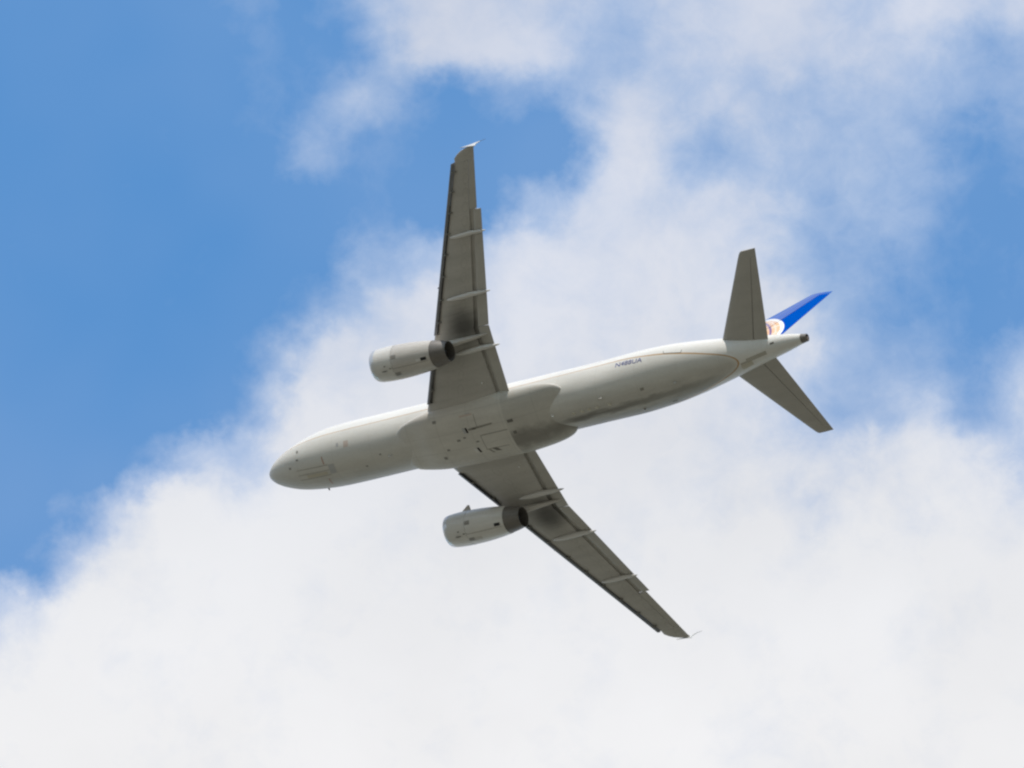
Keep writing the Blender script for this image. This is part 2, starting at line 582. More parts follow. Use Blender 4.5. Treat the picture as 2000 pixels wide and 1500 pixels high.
def part(name, parent=None, label=None):
    """an empty that gathers the pieces of one part"""
    o = bpy.data.objects.new(name, None)
    COL.objects.link(o)
    o.parent = parent or plane
    if label:
        o['label'] = label
    return o


# ---- fuselage
# x, top, bottom, half width
FUS = [(0, -.45, -.45, 0.0), (.05, -.28, -.62, .18), (.2, -.08, -.80, .40), (.5, .18, -1.00, .68), (1, .50, -1.2, .98),
       (2, 1.05, -1.47, 1.38), (3, 1.6, -1.62, 1.63), (4, 1.98, -1.69, 1.79), (5, 2.13, -1.73, 1.86),
       (6.5, 2.19, -1.73, 1.885), (8, 2.2, -1.71, 1.885), (15, 2.22, -1.58, 1.86), (20, 2.25, -1.48, 1.83), (23.2, 2.26, -1.42, 1.83),
       (25, 2.28, -1.33, 1.86), (26, 2.285, -1.23, 1.88), (28, 2.28, -.90, 1.82), (30, 2.24, -.55, 1.61),
       (32, 2.17, -.15, 1.28), (34, 2.05, .33, .90), (36, 1.86, .86, .54), (37.05, 1.70, 1.16, .30)]


def fus_ring(x):
    t, b, w = tab(FUS, x, 1), tab(FUS, x, 2), tab(FUS, x, 3)
    return (t + b) / 2, (t - b) / 2, w


def fus_pt(x, th, off=0.0):
    """th: 0 = starboard horizon, 90 deg = top, 180 = port, 270 = keel"""
    c, h, w = fus_ring(x)
    return Vector((x, (w + off) * math.cos(th), c + (h + off) * math.sin(th)))


def build_fuselage():
    bm = bmesh.new()
    xs = [0.012, .03, .06, .1, .15, .2, .3, .4, .5, .65, .8, 1, 1.25, 1.5, 1.75, 2, 2.3, 2.6, 3, 3.5, 4, 4.5, 5, 5.7, 6.5, 8]
    x = 9.0
    while x < 23:
        xs.append(x)
        x += 1.0
    while x < 37.05:
        xs.append(x)
        x += 0.4
    xs.append(37.05)
    N = 96
    secs = []
    for x in xs:
        c, h, w = fus_ring(x)
        if x <= 0.2:
            k = math.sqrt(x / 0.2)
            c, h, w = -.44, .36 * k, .40 * k
        secs.append([(x, w * math.cos(2 * math.pi * i / N), c + h * math.sin(2 * math.pi * i / N)) for i in range(N)])
    rings = loft(bm, secs, (True, False))
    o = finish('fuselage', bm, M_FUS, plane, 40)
    # exhaust of the auxiliary power unit: dark ring with a bright pipe
    bm = bmesh.new()
    secs = []
    for x, k in ((37.05, 1.0), (37.28, .86), (37.42, .80), (37.42, .66), (37.0, .6), (36.8, .0001)):
        secs.append([(x, .30 * k * math.cos(2 * math.pi * i / 32), 1.43 + .27 * k * math.sin(2 * math.pi * i / 32)) for i in range(32)])
    loft(bm, secs, (False, False))
    ex = finish('tail_exhaust', bm, M_NOZ, plane, 30)
    bm = bmesh.new()
    secs = []
    for x, k in ((37.0, .11), (37.50, .10), (37.50, .06), (37.1, .05)):
        secs.append([(x, .02 + k * math.cos(2 * math.pi * i / 20), 1.36 + k * math.sin(2 * math.pi * i / 20)) for i in range(20)])
    loft(bm, secs, (True, True))
    finish('exhaust_pipe', bm, M_TIT, ex, 30)
    return o


fus = build_fuselage()

# ---- belly fairing (x, half width, top, bottom)
FAIR = [(9.9, .9, -1.2, -1.35), (10.2, 1.28, -1.1, -1.52), (10.6, 1.52, -1.0, -1.64), (11.2, 1.70, -.85, -1.72), (11.6, 1.80, -.72, -1.80),
        (12.2, 1.91, -.55, -1.93), (13.0, 2.01, -.4, -2.00), (14.0, 2.08, -.3, -2.02), (16, 2.11, -.3, -2.03), (18, 2.11, -.3, -1.98), (19.2, 2.06, -.3, -1.82),
        (19.9, 2.01, -.33, -1.67), (20.4, 1.95, -.36, -1.53), (20.8, 1.87, -.42, -1.40), (21.2, 1.74, -.52, -1.27), (21.5, 1.55, -.64, -1.12), (21.7, 1.3, -.75, -.98)]


def fair_sec(x, N=72):
    w, t, b = tab(FAIR, x, 1), tab(FAIR, x, 2), tab(FAIR, x, 3)
    c, h = (t + b) / 2 + 0.1 * (t - b), (t - b) / 2
    pts = []
    e = 0.92
    zt = t
    for i in range(N):
        a = 2 * math.pi * i / N
        ca, sa = math.cos(a), math.sin(a)
        y = w * math.copysign(abs(ca) ** e, ca)
        hh = (zt - c) if sa > 0 else (c - b)
        pts.append((x, y, c + hh * math.copysign(abs(sa) ** e, sa)))
    return pts


def build_fairing():
    bm = bmesh.new()
    xs = [9.9, 10.05, 10.2, 10.4, 10.6, 10.9, 11.2, 11.4, 11.6, 11.9, 12.2, 12.6, 13.0, 13.5, 14.5, 16, 17, 18, 18.6, 19.2, 19.6, 19.9, 20.15, 20.4, 20.6, 20.8, 21, 21.2, 21.35, 21.5, 21.6, 21.7]
    loft(bm, [fair_sec(x) for x in xs])
    return finish('belly_fairing', bm, M_FAIR, plane, 50)


fairing = build_fairing()


# ---- wings
def wz(y):
    return -0.96 + 0.146 * (y - 2.2)


def x_slat(y):
    return 12.65 + 0.513 * (y - 2.3)


def x_slot(y):
    return 17.63 if y < 6.25 else 17.68 + 0.3437 * (y - 6.25)


def x_te(y):
    return 18.2 if y < 6.3 else 18.2 + 0.325 * (y - 6.3)


def x_flap_te(y):
    return 18.43 + 0.05 * (y - 2.2) if y < 6.3 else 18.65 + 0.309 * (y - 6.3)


def thick(y):
    return tab([(1.0, .80, 0), (2.2, .74, 0), (6.3, .46, 0), (13.3, .25, 0), (17.1, .12, 0)], y, 1)


FOIL = [(0, 0), (.004, .20), (.012, .34), (.03, .50), (.06, .67), (.1, .80), (.16, .92), (.25, .99), (.35, 1.0), (.45, .96), (.55, .87),
        (.65, .74), (.75, .57), (.85, .37), (.93, .19), (1, .02)]


def foil(s):
    s = min(max(s, 0), 1)
    for k in range(len(FOIL) - 1):
        if FOIL[k][0] <= s <= FOIL[k + 1][0]:
            t = (s - FOIL[k][0]) / (FOIL[k + 1][0] - FOIL[k][0])
            return lerp(FOIL[k][1], FOIL[k + 1][1], t)
    return 0


SS = [0, .004, .012, .03, .06, .1, .16, .25, .35, .45, .55, .65, .75, .85, .93, 1]


def up_lo(y, x, xl, xt, t):
    s = (x - xl) / (xt - xl)
    f = foil(s)
    z = wz(y)
    return z + .56 * t * f, z - .44 * t * f


def build_wing(sg):
    """sg: +1 starboard, -1 port"""
    side = part('wing')

    def P(x, y, z):
        return (x, sg * y, z)
    bm = bmesh.new()
    # box with cove behind: flapped span
    def sec_flapped(y, notch=True):
        xl = x_slat(y) + (0.27 if 2.42 < y < 5.3 or y > 6.38 else 0.03)
        xt, t = x_te(y), thick(y)
        xc = x_slot(y) - .13
        pts = []
        xlip = xc + .40
        for s in SS[::-1]:
            x = xl + (xt - xl) * s
            if x < xlip:
                pts.append((x, up_lo(y, x, xl, xt, t)[0]))
        pts.insert(0, (xlip, up_lo(y, xlip, xl, xt, t)[0]))
        low = [(xl + (xt - xl) * s, 0) for s in SS[1:] if xl + (xt - xl) * s < xc]
        low = [(x, up_lo(y, x, xl, xt, t)[1]) for x, _ in low]
        low.append((xc, up_lo(y, xc, xl, xt, t)[1]))
        u1 = up_lo(y, xc, xl, xt, t)[0] - .035
        low.append((xc + .001, u1))
        low.append((xlip, up_lo(y, xlip, xl, xt, t)[0] - .02))
        return pts, low

    def resample(pts, n):
        L = [0]
        for a, b in zip(pts[:-1], pts[1:]):
            L.append(L[-1] + math.hypot(b[0] - a[0], b[1] - a[1]))
        out = []
        for i in range(n):
            d = L[-1] * i / (n - 1)
            for k in range(len(L) - 1):
                if L[k] <= d <= L[k + 1] + 1e-9:
                    t = (d - L[k]) / max(L[k + 1] - L[k], 1e-9)
                    out.append((lerp(pts[k][0], pts[k + 1][0], t), lerp(pts[k][1], pts[k + 1][1], t)))
                    break
        return out

    def flapped(y):
        xl = x_slat(y) + (0.27 if 2.42 < y < 5.3 or y > 6.38 else 0.03)
        xt, t = x_te(y), thick(y)
        xc = x_slot(y) - .13
        xlip = xc + .40
        up = [(lerp(xlip, xl, (i / 17.0)), 0) for i in range(18)]
        # denser near the leading edge
        up = [(xl + (xlip - xl) * (1 - i / 17.0) ** 1.9, 0) for i in range(18)]
        lo = [(xl + (xc - xl) * (i / 15.0) ** 1.9, 0) for i in range(1, 16)]
        pts = [P(x, y, up_lo(y, x, xl, xt, t)[0]) for x, _ in up]
        pts += [P(x, y, up_lo(y, x, xl, xt, t)[1]) for x, _ in lo]
        pts.append(P(xc, y, up_lo(y, xc, xl, xt, t)[0] - .04))
        pts.append(P(xlip, y, up_lo(y, xlip, xl, xt, t)[0] - .02))
        return pts

    def full(y, xl, xt, t, zoff=0.0, n=18):
        pts = [P(xl + (xt - xl) * (1 - i / (n - 1.0)) ** 1.7, y, 0) for i in range(n)]
        lo = [P(xl + (xt - xl) * (i / (n - 1.0)) ** 1.7, y, 0) for i in range(1, n)]
        z = wz(y) + zoff
        out = []
        for p in pts:
            f = foil((p[0] - xl) / (xt - xl))
            out.append((p[0], p[1], z + .56 * t * f))
        for p in lo:
            f = foil((p[0] - xl) / (xt - xl))
            out.append((p[0], p[1], z - .44 * t * f - (.006 if p is lo[-1] else 0)))
        return out

    ys = [.9, 1.6, 2.2, 2.42]
    loft(bm, [flapped(y) for y in ys])
    loft(bm, [flapped(y) for y in (2.421, 3.2, 4.0, 4.8, 5.30)])
    loft(bm, [flapped(y) for y in (5.301, 5.8, 6.249, 6.38)])
    loft(bm, [flapped(y) for y in (6.381, 7, 8, 9, 10, 11, 12, 13, 13.274)])
    # outer span in front of the aileron
    def outer(y):
        xl, xt, t = x_slat(y) + .27, x_te(y), thick(y)
        xh = xt - .27 * (xt - xl) - .02
        n = 18
        up = [xl + (xh - xl) * (1 - i / (n - 1.0)) ** 1.9 for i in range(n)]
        lo = [xl + (xh - xl) * (i / (n - 1.0)) ** 1.9 for i in range(1, n)]
        return [P(x, y, up_lo(y, x, xl, xt, t)[0]) for x in up] + [P(x, y, up_lo(y, x, xl, xt, t)[1]) for x in lo]
    loft(bm, [outer(y) for y in (13.275, 14, 15, 16, 16.2)])
    loft(bm, [full(13.28 + d, x_te(13.3) - .75, x_te(13.3), .02) for d in (0, .06)])
    # tip
    tipc = [(16.21, x_slat(16.21) + .27), (16.5, 20.12), (16.7, 20.38), (16.85, 20.66), (16.95, 20.98), (17.0, 21.3), (17.02, 21.5)]
    loft(bm, [full(y, xl, x_te(y) + (0.03 if y > 16.9 else 0), thick(y)) for y, xl in tipc])
    body = finish('wing_box', bm, M_WING, side, 35)

    # aileron
    bm = bmesh.new()
    secs = []
    for y in (13.345, 14.3, 15.2, 16.20):
        xl, xt, t = x_slat(y) + .27, x_te(y), thick(y)
        xh = xt - .27 * (xt - xl) + .01
        n = 7
        up = [lerp(xt, xh, i / (n - 1.0)) for i in range(n)]
        lo = [lerp(xh, xt, i / (n - 1.0)) for i in range(n - 1)]
        secs.append([P(x, y, up_lo(y, x, xl, xt, t)[0]) for x in up] + [P(x, y, up_lo(y, x, xl, xt, t)[1]) for x in lo])
    loft(bm, secs)
    finish('aileron', bm, M_FLAP, side, 30)

    # flaps, extended and drooped
    for y0, y1 in ((2.05, 6.26), (6.29, 13.25)):
        bm = bmesh.new()
        secs = []
        nseg = 6
        for k in range(nseg + 1):
            y = lerp(y0, y1, k / nseg)
            xs_, xe = x_slot(y) + .13, x_flap_te(y)
            c = xe - xs_
            ft = min(.20, .16 * c + .05)
            zt = wz(y) + .02 - .02
            drop = math.tan(R(9)) * c
            ring = []
            prof = [(1, .0), (.8, .30), (.6, .58), (.4, .82), (.2, .98), (.08, .85), (.02, .5), (0, 0), (.02, -.35), (.08, -.55), (.2, -.62),
                    (.4, -.5), (.6, -.34), (.8, -.18), (1, -.06)]
            for s, f in prof:
                z = zt - .06 * thick(y) - drop * s + f * ft * .5
                ring.append(P(xs_ + s * c, y, z))
            secs.append(ring)
        loft(bm, secs)
        finish('flap', bm, M_FLAP, side, 40)

    # slats
    for y0, y1 in ((2.43, 5.28), (6.40, 8.875), (8.885, 11.335), (11.345, 13.795), (13.805, 16.25)):
        bm = bmesh.new()
        secs = []
        for k in range(5):
            y = lerp(y0, y1, k / 4)
            xl = x_slat(y)
            t = thick(y)
            c = .22 + .035 * (17 - y)          # chord over the top
            r = .30 * t
            z = wz(y) - .05 - .10 * t
            outer_ = [(c, .10 + .50 * t), (c * .66, .06 + .47 * t), (c * .35, .03 + .36 * t), (.10, .24 * t), (.03, .12 * t), (.0, .0),
                      (.02, -.12 * t), (.07, -.19 * t), (.15, -.235 * t), (.25, -.25 * t)]
            inner = [(.245, -.25 * t + .02), (.16, -.15 * t), (.12, .0), (.15, .16 * t), (c * .5, .30 * t), (c * .8, .08 + .42 * t)]
            secs.append([P(xl + a, y, z + b) for a, b in outer_ + inner])
        loft(bm, secs)
        finish('slat', bm, M_SLAT, side, 40)

    # slat tracks: short dark arms that bridge the gap
    for y in (3.2, 4.6, 7.1, 8.4, 9.75, 11.0, 12.2, 13.4, 14.6, 15.75):
        bm = bmesh.new()
        xl, t = x_slat(y), thick(y)
        z = wz(y) - .05
        secs = []
        for a, b, h in ((.12, -.14 * t, .05), (.30, -.30 * t - .03, .06), (.48, -.36 * t - .01, .04)):
            secs.append([P(xl + a, y + .035 * q - .0, z + b + r_ * h) for q, r_ in ((-1, -1), (1, -1), (1, 1), (-1, 1))])
        loft(bm, secs)
        finish('slat_track', bm, M_MARK, side, 30)

    # flap track canoes
    for yc, x0, x1, w, dep in ((11.95, 18.0, 20.68, .135, .24), (8.33, 16.4, 19.6, .155, .29), (5.02, 15.75, 18.98, .165, .33)):
        bm = bmesh.new()
        secs = []
        n = 22
        for k in range(n + 1):
            s = k / n
            x = lerp(x0, x1, s)
            rr = (math.sin(math.pi * min(s / 1.16, 1) ** .80)) ** .62 if 0 < s < 1 else .02
            if s > .55:
                rr *= 1 - .55 * ((s - .55) / .45) ** 2.2
            if k == n:
                rr = .05
            y = yc
            xl, xt, t = x_slat(y) + .27, x_te(y), thick(y)
            zb = up_lo(y, min(x, xt), xl, xt, t)[1]
            if x > x_slot(y):
                f = (x - x_slot(y)) / (x1 - x_slot(y))
                z1 = wz(y) - .44 * t * foil((x_slot(y) - xl) / (xt - xl))
                zb = lerp(z1, wz(y) - .24, f)
            zc = zb - dep * .28 * min(1, rr * 1.2)
            ring = []
            for i in range(20):
                a = 2 * math.pi * i / 20
                ring.append(P(x, yc + w * rr * math.cos(a), zc + dep * .5 * rr * math.sin(a) * (1.25 if math.sin(a) < 0 else 1)))
            secs.append(ring)
        loft(bm, secs)
        finish('flap_track_fairing', bm, M_CANOE, side, 60)

    # tip fence: swept arrow plate
    bm = bmesh.new()
    z0 = wz(17.0)
    up_poly = [(20.75, .0), (21.3, .10), (21.8, .27), (22.02, .36), (22.04, .33), (21.92, .15), (21.84, .0), (21.93, -.20), (21.84, -.22), (21.5, -.12), (21.0, -.03)]
    A = [bm.verts.new(P(x, 17.02 + .02 * max(z, 0), z0 + z)) for x, z in up_poly]
    B = [bm.verts.new(P(x, 17.055 + .02 * max(z, 0), z0 + z)) for x, z in up_poly]
    bm.faces.new(A)
    bm.faces.new(B[::-1])
    for i in range(len(A)):
        j = (i + 1) % len(A)
        bm.faces.new((A[i], B[i], B[j], A[j]))
    finish('wingtip_fence', bm, M_WHITE, side, 20)

    # static wick trailing from the fence
    bm = bmesh.new()
    p0, p1 = Vector(P(21.98, 17.04, z0 + .33)), Vector(P(22.36, 17.05, z0 + .47))
    loft(bm, [[p0 + Vector((0, .014 * a, .014 * b)) for a, b in ((1, 0), (0, 1), (-1, 0), (0, -1))],
              [p1 + Vector((0, .008 * a, .008 * b)) for a, b in ((1, 0), (0, 1), (-1, 0), (0, -1))]])
    finish('static_wick', bm, M_MARK, side, 20)

    # small lights and fittings under the wing
    bm = bmesh.new()
    yy, xx = 2.9, 16.85
    z = up_lo(yy, xx, x_slat(yy) + .27, x_te(yy), thick(yy))[1]
    bmesh.ops.create_uvsphere(bm, u_segments=12, v_segments=8, radius=.07, matrix=Matrix.Translation(P(xx, yy, z)))
    finish('landing_light', bm, M_GLASS, side)
    for xx, yy in ((19.35, 15.1), (18.75, 13.75), (16.1, 9.1), (17.4, 11.0)):
        bm = bmesh.new()
        z = up_lo(yy, xx, x_slat(yy) + .27, x_te(yy), thick(yy))[1]
        bmesh.ops.create_cone(bm, cap_ends=True, segments=12, radius1=.055, radius2=.045, depth=.03, matrix=Matrix.Translation(P(xx, yy, z - .008)))
        finish('drain_hole', bm, M_MARK, side)
    return side


# ---- engines
# x, radius
EY = 5.75


def nz(x):
    return -1.68 - (x - 10.95) * 0.055


def ring_at(x, r, sg, n=48, kz=1.0, dz=0.0):
    return [(x, sg * EY + r * math.cos(2 * math.pi * i / n), nz(x) + dz + kz * r * math.sin(2 * math.pi * i / n)) for i in range(n)]


def build_engine(sg):
    en = part('engine')
    # inlet lip, ends tilted a little (the lower lip is set back)
    def lipring(x, r):
        out = []
        for i in range(48):
            a = 2 * math.pi * i / 48
            out.append((x - .07 * math.sin(a), sg * EY + r * math.cos(a), nz(x) + r * math.sin(a)))
        return out
    bm = bmesh.new()
    loft(bm, [lipring(x, r) for x, r in ((11.6, .80), (11.3, .79), (11.05, .80), (10.93, .83), (10.87, .87), (10.87, .91), (10.93, .95), (11.05, .985), (11.22, 1.01))], (False, False))
    finish('inlet_lip', bm, M_LIP, en, 40)
    bm = bmesh.new()
    loft(bm, [lipring(x, r) for x, r in ((11.222, 1.01), (11.5, 1.035), (11.9, 1.055), (12.3, 1.062))] + [ring_at(12.55, 1.06, sg)], (False, False))
    finish('fan_cowl', bm, M_COWL, en, 40)
    bm = bmesh.new()
    loft(bm, [ring_at(x, r, sg) for x, r in ((12.555, 1.05), (12.58, 1.057), (13.0, 1.05), (13.5, 1.03), (14.0, .995), (14.5, .945), (15.0, .88), (15.22, .845), (15.22, .80))], (False, False))
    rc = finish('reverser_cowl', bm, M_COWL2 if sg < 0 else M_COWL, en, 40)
    # fan face and spinner inside the inlet
    bm = bmesh.new()
    loft(bm, [ring_at(11.62, .80, sg), ring_at(11.63, .3, sg), ring_at(11.35, .16, sg), ring_at(11.2, .02, sg)], (False, True))
    finish('fan', bm, M_DARK, en, 40)
    # exhaust nozzle
    bm = bmesh.new()
    loft(bm, [ring_at(x, r, sg) for x, r in ((15.18, .83), (15.4, .80), (15.7, .745), (16.0, .68), (16.25, .62), (16.25, .595), (15.9, .60), (15.2, .62), (15.0, .6))], (False, False))
    nozz = finish('exhaust_nozzle', bm, M_NOZ, en, 35)
    bm = bmesh.new()
    loft(bm, [ring_at(15.32, .62, sg), ring_at(15.3, .34, sg), ring_at(15.6, .30, sg), ring_at(15.95, .12, sg), ring_at(16.0, .02, sg)], (False, True))
    finish('exhaust_plug', bm, M_DARK, nozz, 40) if False else finish('exhaust_plug', bm, M_DARK, en, 40)
    # strake on the inboard upper shoulder
    bm = bmesh.new()
    a = R(38) if sg < 0 else R(142)
    er = Vector((0, math.cos(a), math.sin(a)))
    def sp(x, r, t):
        side = Vector((0, -er.z, er.y)) * t
        return Vector((x, sg * EY, nz(x))) + er * r + side
    pts = [(11.75, 1.0), (12.3, 1.43), (12.42, 1.42), (12.55, 1.0)]
    A = [bm.verts.new(sp(x, r, .015)) for x, r in pts]
    B = [bm.verts.new(sp(x, r, -.015)) for x, r in pts]
    bm.faces.new(A)
    bm.faces.new(B[::-1])
    for i in range(4):
        j = (i + 1) % 4
        bm.faces.new((A[i], B[i], B[j], A[j]))
    finish('strake', bm, M_COWL2, en, 20)
    # drain mast under the cowl
    bm = bmesh.new()
    secs = []
    for dz, s in ((0, 1), (-.10, .8)):
        secs.append([(11.95 + .22 * a_ * s + (.06 if dz else 0), sg * EY + .03 * b_ * s, nz(12) - 1.04 + dz) for a_, b_ in ((-1, 0), (0, 1), (1, 0), (0, -1))])
    loft(bm, secs)
    finish('drain_mast', bm, M_MARK, en, 20)

    def patch(name, x0, x1, a0, a1, mat, off=.006, rad=None):
        bm = bmesh.new()
        n, k = 6, 6
        T = [(12.555, 1.05), (13.0, 1.05), (13.5, 1.03), (14.0, .995), (14.5, .945), (15.0, .88), (15.22, .845), (15.4, .80), (15.7, .745), (16.0, .68), (16.25, .62)]
        T = [(10.9, .93, 0), (11.22, 1.01, 0), (11.5, 1.035, 0), (11.9, 1.055, 0), (12.3, 1.062, 0)] + [(p[0], p[1], 0) for p in T]
        rows = []
        for i in range(n + 1):
            x = lerp(x0, x1, i / n)
            r = tab(T, x, 1) + off
            rows.append([(x, sg * EY + r * math.cos(R(lerp(a0, a1, j / k))), nz(x) + r * math.sin(R(lerp(a0, a1, j / k)))) for j in range(k + 1)])
        loft(bm, rows, closed=False)
        return finish(name, bm, mat, en, 30)
    # bleed vent with its dark mouth, latches and access panel, a little to port of the keel
    patch('bleed_vent', 14.62, 15.0, 250, 262, M_DARK)
    patch('vent_scoop', 14.28, 14.6, 252, 262, M_CANOE, .02)
    patch('scuff_panel', 12.58, 12.95, 222, 236, M_SMUT)
    patch('scuff_panel', 12.58, 13.0, 283, 298, M_SMUT)
    patch('cowl_seam', 12.6, 15.1, 266.5, 268, M_SMUT)
    patch('cowl_latch', 12.35, 12.60, 262, 266, M_MARK)
    patch('cowl_latch', 12.0, 12.12, 252, 256, M_MARK)
    patch('access_panel', 12.9, 13.5, 285, 300, M_COWL2)
    # pylon
    bm = bmesh.new()
    PY = [(11.9, .02, -.62, -.75), (12.4, .12, -.42, -.75), (13.2, .17, -.28, -.85), (14.2, .19, -.22, -1.0), (15.2, .19, -.3, -1.25), (15.9, .17, -.4, -1.22),
          (16.6, .15, -.5, -1.0), (17.4, .12, -.5, -.86), (18.1, .07, -.46, -.70), (18.45, .02, -.46, -.56)]
    secs = []
    for x, w, t, b in PY:
        yc = sg * (EY + .0)
        h = (t - b) / 2
        c = (t + b) / 2
        secs.append([(x, yc + w * math.copysign(abs(math.cos(2 * math.pi * i / 24)) ** .6, math.cos(2 * math.pi * i / 24)),
                      c + h * math.copysign(abs(math.sin(2 * math.pi * i / 24)) ** .6, math.sin(2 * math.pi * i / 24))) for i in range(24)])
    loft(bm, secs)
    finish('pylon', bm, M_COWL2, en, 50)
    return en


# ---- tailplanes and fin
def build_tailplane(sg):
    tp = part('tailplane')
    def geo(y):
        s = (y - 1.3) / (6.24 - 1.3)
        return lerp(32.22, 35.31, s), lerp(35.2, 36.40, (y - .95) / (6.22 - .95)), .95 + .12 * y

    def xr(y):
        a, b, _ = geo(y)
        return lerp(a, b, .70)
    def ring(y, x0, x1, n=14):
        xl, xt, z = geo(y)
        t = .095 * (xt - xl)
        up = [lerp(x0, x1, (1 - i / (n - 1)) ** 1.6) for i in range(n)]
        lo = [lerp(x0, x1, (i / (n - 1)) ** 1.6) for i in range(1, n)]
        return ([(x, sg * y, z + .5 * t * foil((x - xl) / (xt - xl))) for x in up]
                + [(x, sg * y, z - .5 * t * foil((x - xl) / (xt - xl)) - .004) for x in lo])
    bm = bmesh.new()
    loft(bm, [ring(y, geo(y)[0], xr(y)) for y in (.4, 1.3, 2.5, 4, 5.3, 5.75)])
    # full-chord tip cap with a clipped front corner
    secs = []
    for y, cut in ((5.751, 0), (6.05, .005), (6.17, .04), (6.23, .11)):
        secs.append(ring(y, geo(y)[0] + cut, geo(y)[1]))
    loft(bm, secs)
    finish('stabiliser', bm, M_TAIL, tp, 40)
    bm = bmesh.new()
    loft(bm, [ring(y, xr(y) + .006, geo(y)[1], 8) for y in (.3, 2.5, 4, 5.3, 5.745)])
    finish('elevator', bm, M_TAIL, tp, 40)
    return tp


def build_fin():
    fn = part('tail_fin')
    def geo(z):
        te = 36.49 - (8.09 - z) * .278
        le = 34.85 - (8.09 - z) * .885
        return le, te

    def hinge(z):
        a, b = geo(z)
        return lerp(a, b, .62)

    def ring(z, x0, x1, n=16, tr=.125):
        xl, xt = geo(z)
        t = tr * (xt - xl)
        L = [lerp(x0, x1, (1 - i / (n - 1)) ** 1.6) for i in range(n)]
        Q = [lerp(x0, x1, (i / (n - 1)) ** 1.6) for i in range(1, n)]
        return ([(x, .5 * t * foil((x - xl) / (xt - xl)), z) for x in L]
                + [(x, -.5 * t * foil((x - xl) / (xt - xl)) - .003, z) for x in Q])
    bm = bmesh.new()
    loft(bm, [ring(z, geo(z)[0], hinge(z)) for z in (1.5, 2.2, 3, 4, 5, 6, 7, 7.8)])
    secs = []
    for z, cut in ((7.801, 0), (7.95, .04), (8.04, .14), (8.09, .32)):
        secs.append(ring(z, geo(z)[0] + cut, geo(z)[1]))
    loft(bm, secs)
    finish('stabiliser', bm, M_FIN, fn, 40)
    bm = bmesh.new()
    loft(bm, [ring(z, hinge(z) + .006, geo(z)[1], 9) for z in (2.35, 3, 4, 5, 6, 7, 7.78)])
    finish('rudder', bm, M_RUD, fn, 40)
    # dorsal fillet
    bm = bmesh.new()
    secs = []
    for x, w, z in ((27.2, .02, 2.25), (28.2, .10, 2.45), (29.4, .17, 2.85), (30.4, .16, 3.55)):
        secs.append([(x, w, 2.0), (x, w * .7, lerp(2.0, z, .6)), (x, w * .2, z), (x, -w * .2, z), (x, -w * .7, lerp(2.0, z, .6)), (x, -w, 2.0)])
    loft(bm, secs)
    finish('dorsal_fillet', bm, M_WHITE, fn, 50)
    return fn


wp, ws = build_wing(-1), build_wing(1)
ep, es = build_engine(-1), build_engine(1)
tp_, ts_ = build_tailplane(-1), build_tailplane(1)
fin_ = build_fin()
EXTRA = True


# ---- markings and fittings on the skin
from mathutils.bvhtree import BVHTree


def bvh_of(o):
    bm = bmesh.new()
    bm.from_mesh(o.data)
    t = BVHTree.FromBMesh(bm)
    bm.free()
    return t


BV_FUS, BV_FAIR = bvh_of(fus), bvh_of(fairing)


def belly_z(x, y):
    """lowest skin above or below (x, y): point and parent part"""
    best = None
    for o, t in ((fus, BV_FUS), (fairing, BV_FAIR)):
        h = t.ray_cast(Vector((x, y, -6)), Vector((0, 0, 1)))
        if h[0] is not None and (best is None or h[0].z < best[0].z):
            best = (h[0], h[1], o)
    return best


def belly_mark(name, corners, mat, off=.007, n=4):
    """thin plate lying on the belly; corners are four (x, y) points in order"""
    a, b, c, d = [Vector(q) for q in corners]
    par = belly_z((a.x + c.x) / 2, (a.y + c.y) / 2)[2]
    bm = bmesh.new()
    rows = []
    for i in range(n + 1):
        u = i / n
        row = []
        for j in range(n + 1):
            v = j / n
            p = a.lerp(b, u).lerp(d.lerp(c, u), v)
            h = belly_z(p.x, p.y)
            nn = h[1] if h[1].z < 0 else -h[1]
            row.append(h[0] + nn * off)
        rows.append(row)
    loft(bm, rows, closed=False)
    return finish(name, bm, mat, par, 60)


def rect(x, y, lx, ly, sk=0.0):
    return [(x - lx / 2, y - ly / 2), (x + lx / 2, y - ly / 2 + sk), (x + lx / 2, y + ly / 2 + sk), (x - lx / 2, y + ly / 2)]


M_PANEL = simple_mat('tail_panel_grey', (0.42, 0.40, 0.35), 0.6, 0.0, 0.15)
M_GRIME = simple_mat('belly_grime', (0.27, 0.255, 0.22), 0.6, 0.0, 0.2)
M_LINE = simple_mat('seam_line', (0.29, 0.275, 0.24), 0.6, 0.0, 0.1)
M_PINK = simple_mat('faded_red_stencil', (0.52, 0.43, 0.37), 0.5, 0.0, 0.1)
M_SLATE = simple_mat('slate_panel', (0.42, 0.42, 0.42), 0.45, 0.0, 0.1)
M_TAN = simple_mat('tan_panel', (0.50, 0.46, 0.37), 0.5, 0.0, 0.1)

# nose wheel doors and forward marks
belly_mark('gear_door_seam', rect(3.7, -.33, 2.3, .035), M_LINE)
belly_mark('gear_door_seam', rect(3.7, .33, 2.3, .035), M_LINE)
belly_mark('gear_door_seam', rect(3.7, .0, 2.3, .03), M_LINE)
belly_mark('gear_door_panel', rect(3.9, .17, 1.5, .2), M_TAN)
belly_mark('gear_door_panel', rect(5.08, -.02, .42, .62), M_SLATE)
belly_mark('red_stripe', [(4.53, -.86), (4.60, -.86), (4.66, -.40), (4.59, -.40)], M_RED)
belly_mark('red_stripe', [(4.47, .60), (4.54, .60), (4.50, 1.06), (4.43, 1.06)], M_RED)
belly_mark('static_port', rect(5.76, -1.27, .16, .16), M_SLATE)
belly_mark('static_port', rect(2.75, -1.30, .16, .1), M_HOLE)
belly_mark('static_port', rect(2.74, -.92, .18, .09), M_HOLE)
belly_mark('static_port', rect(2.1, -.52, .16, .12), M_HOLE)
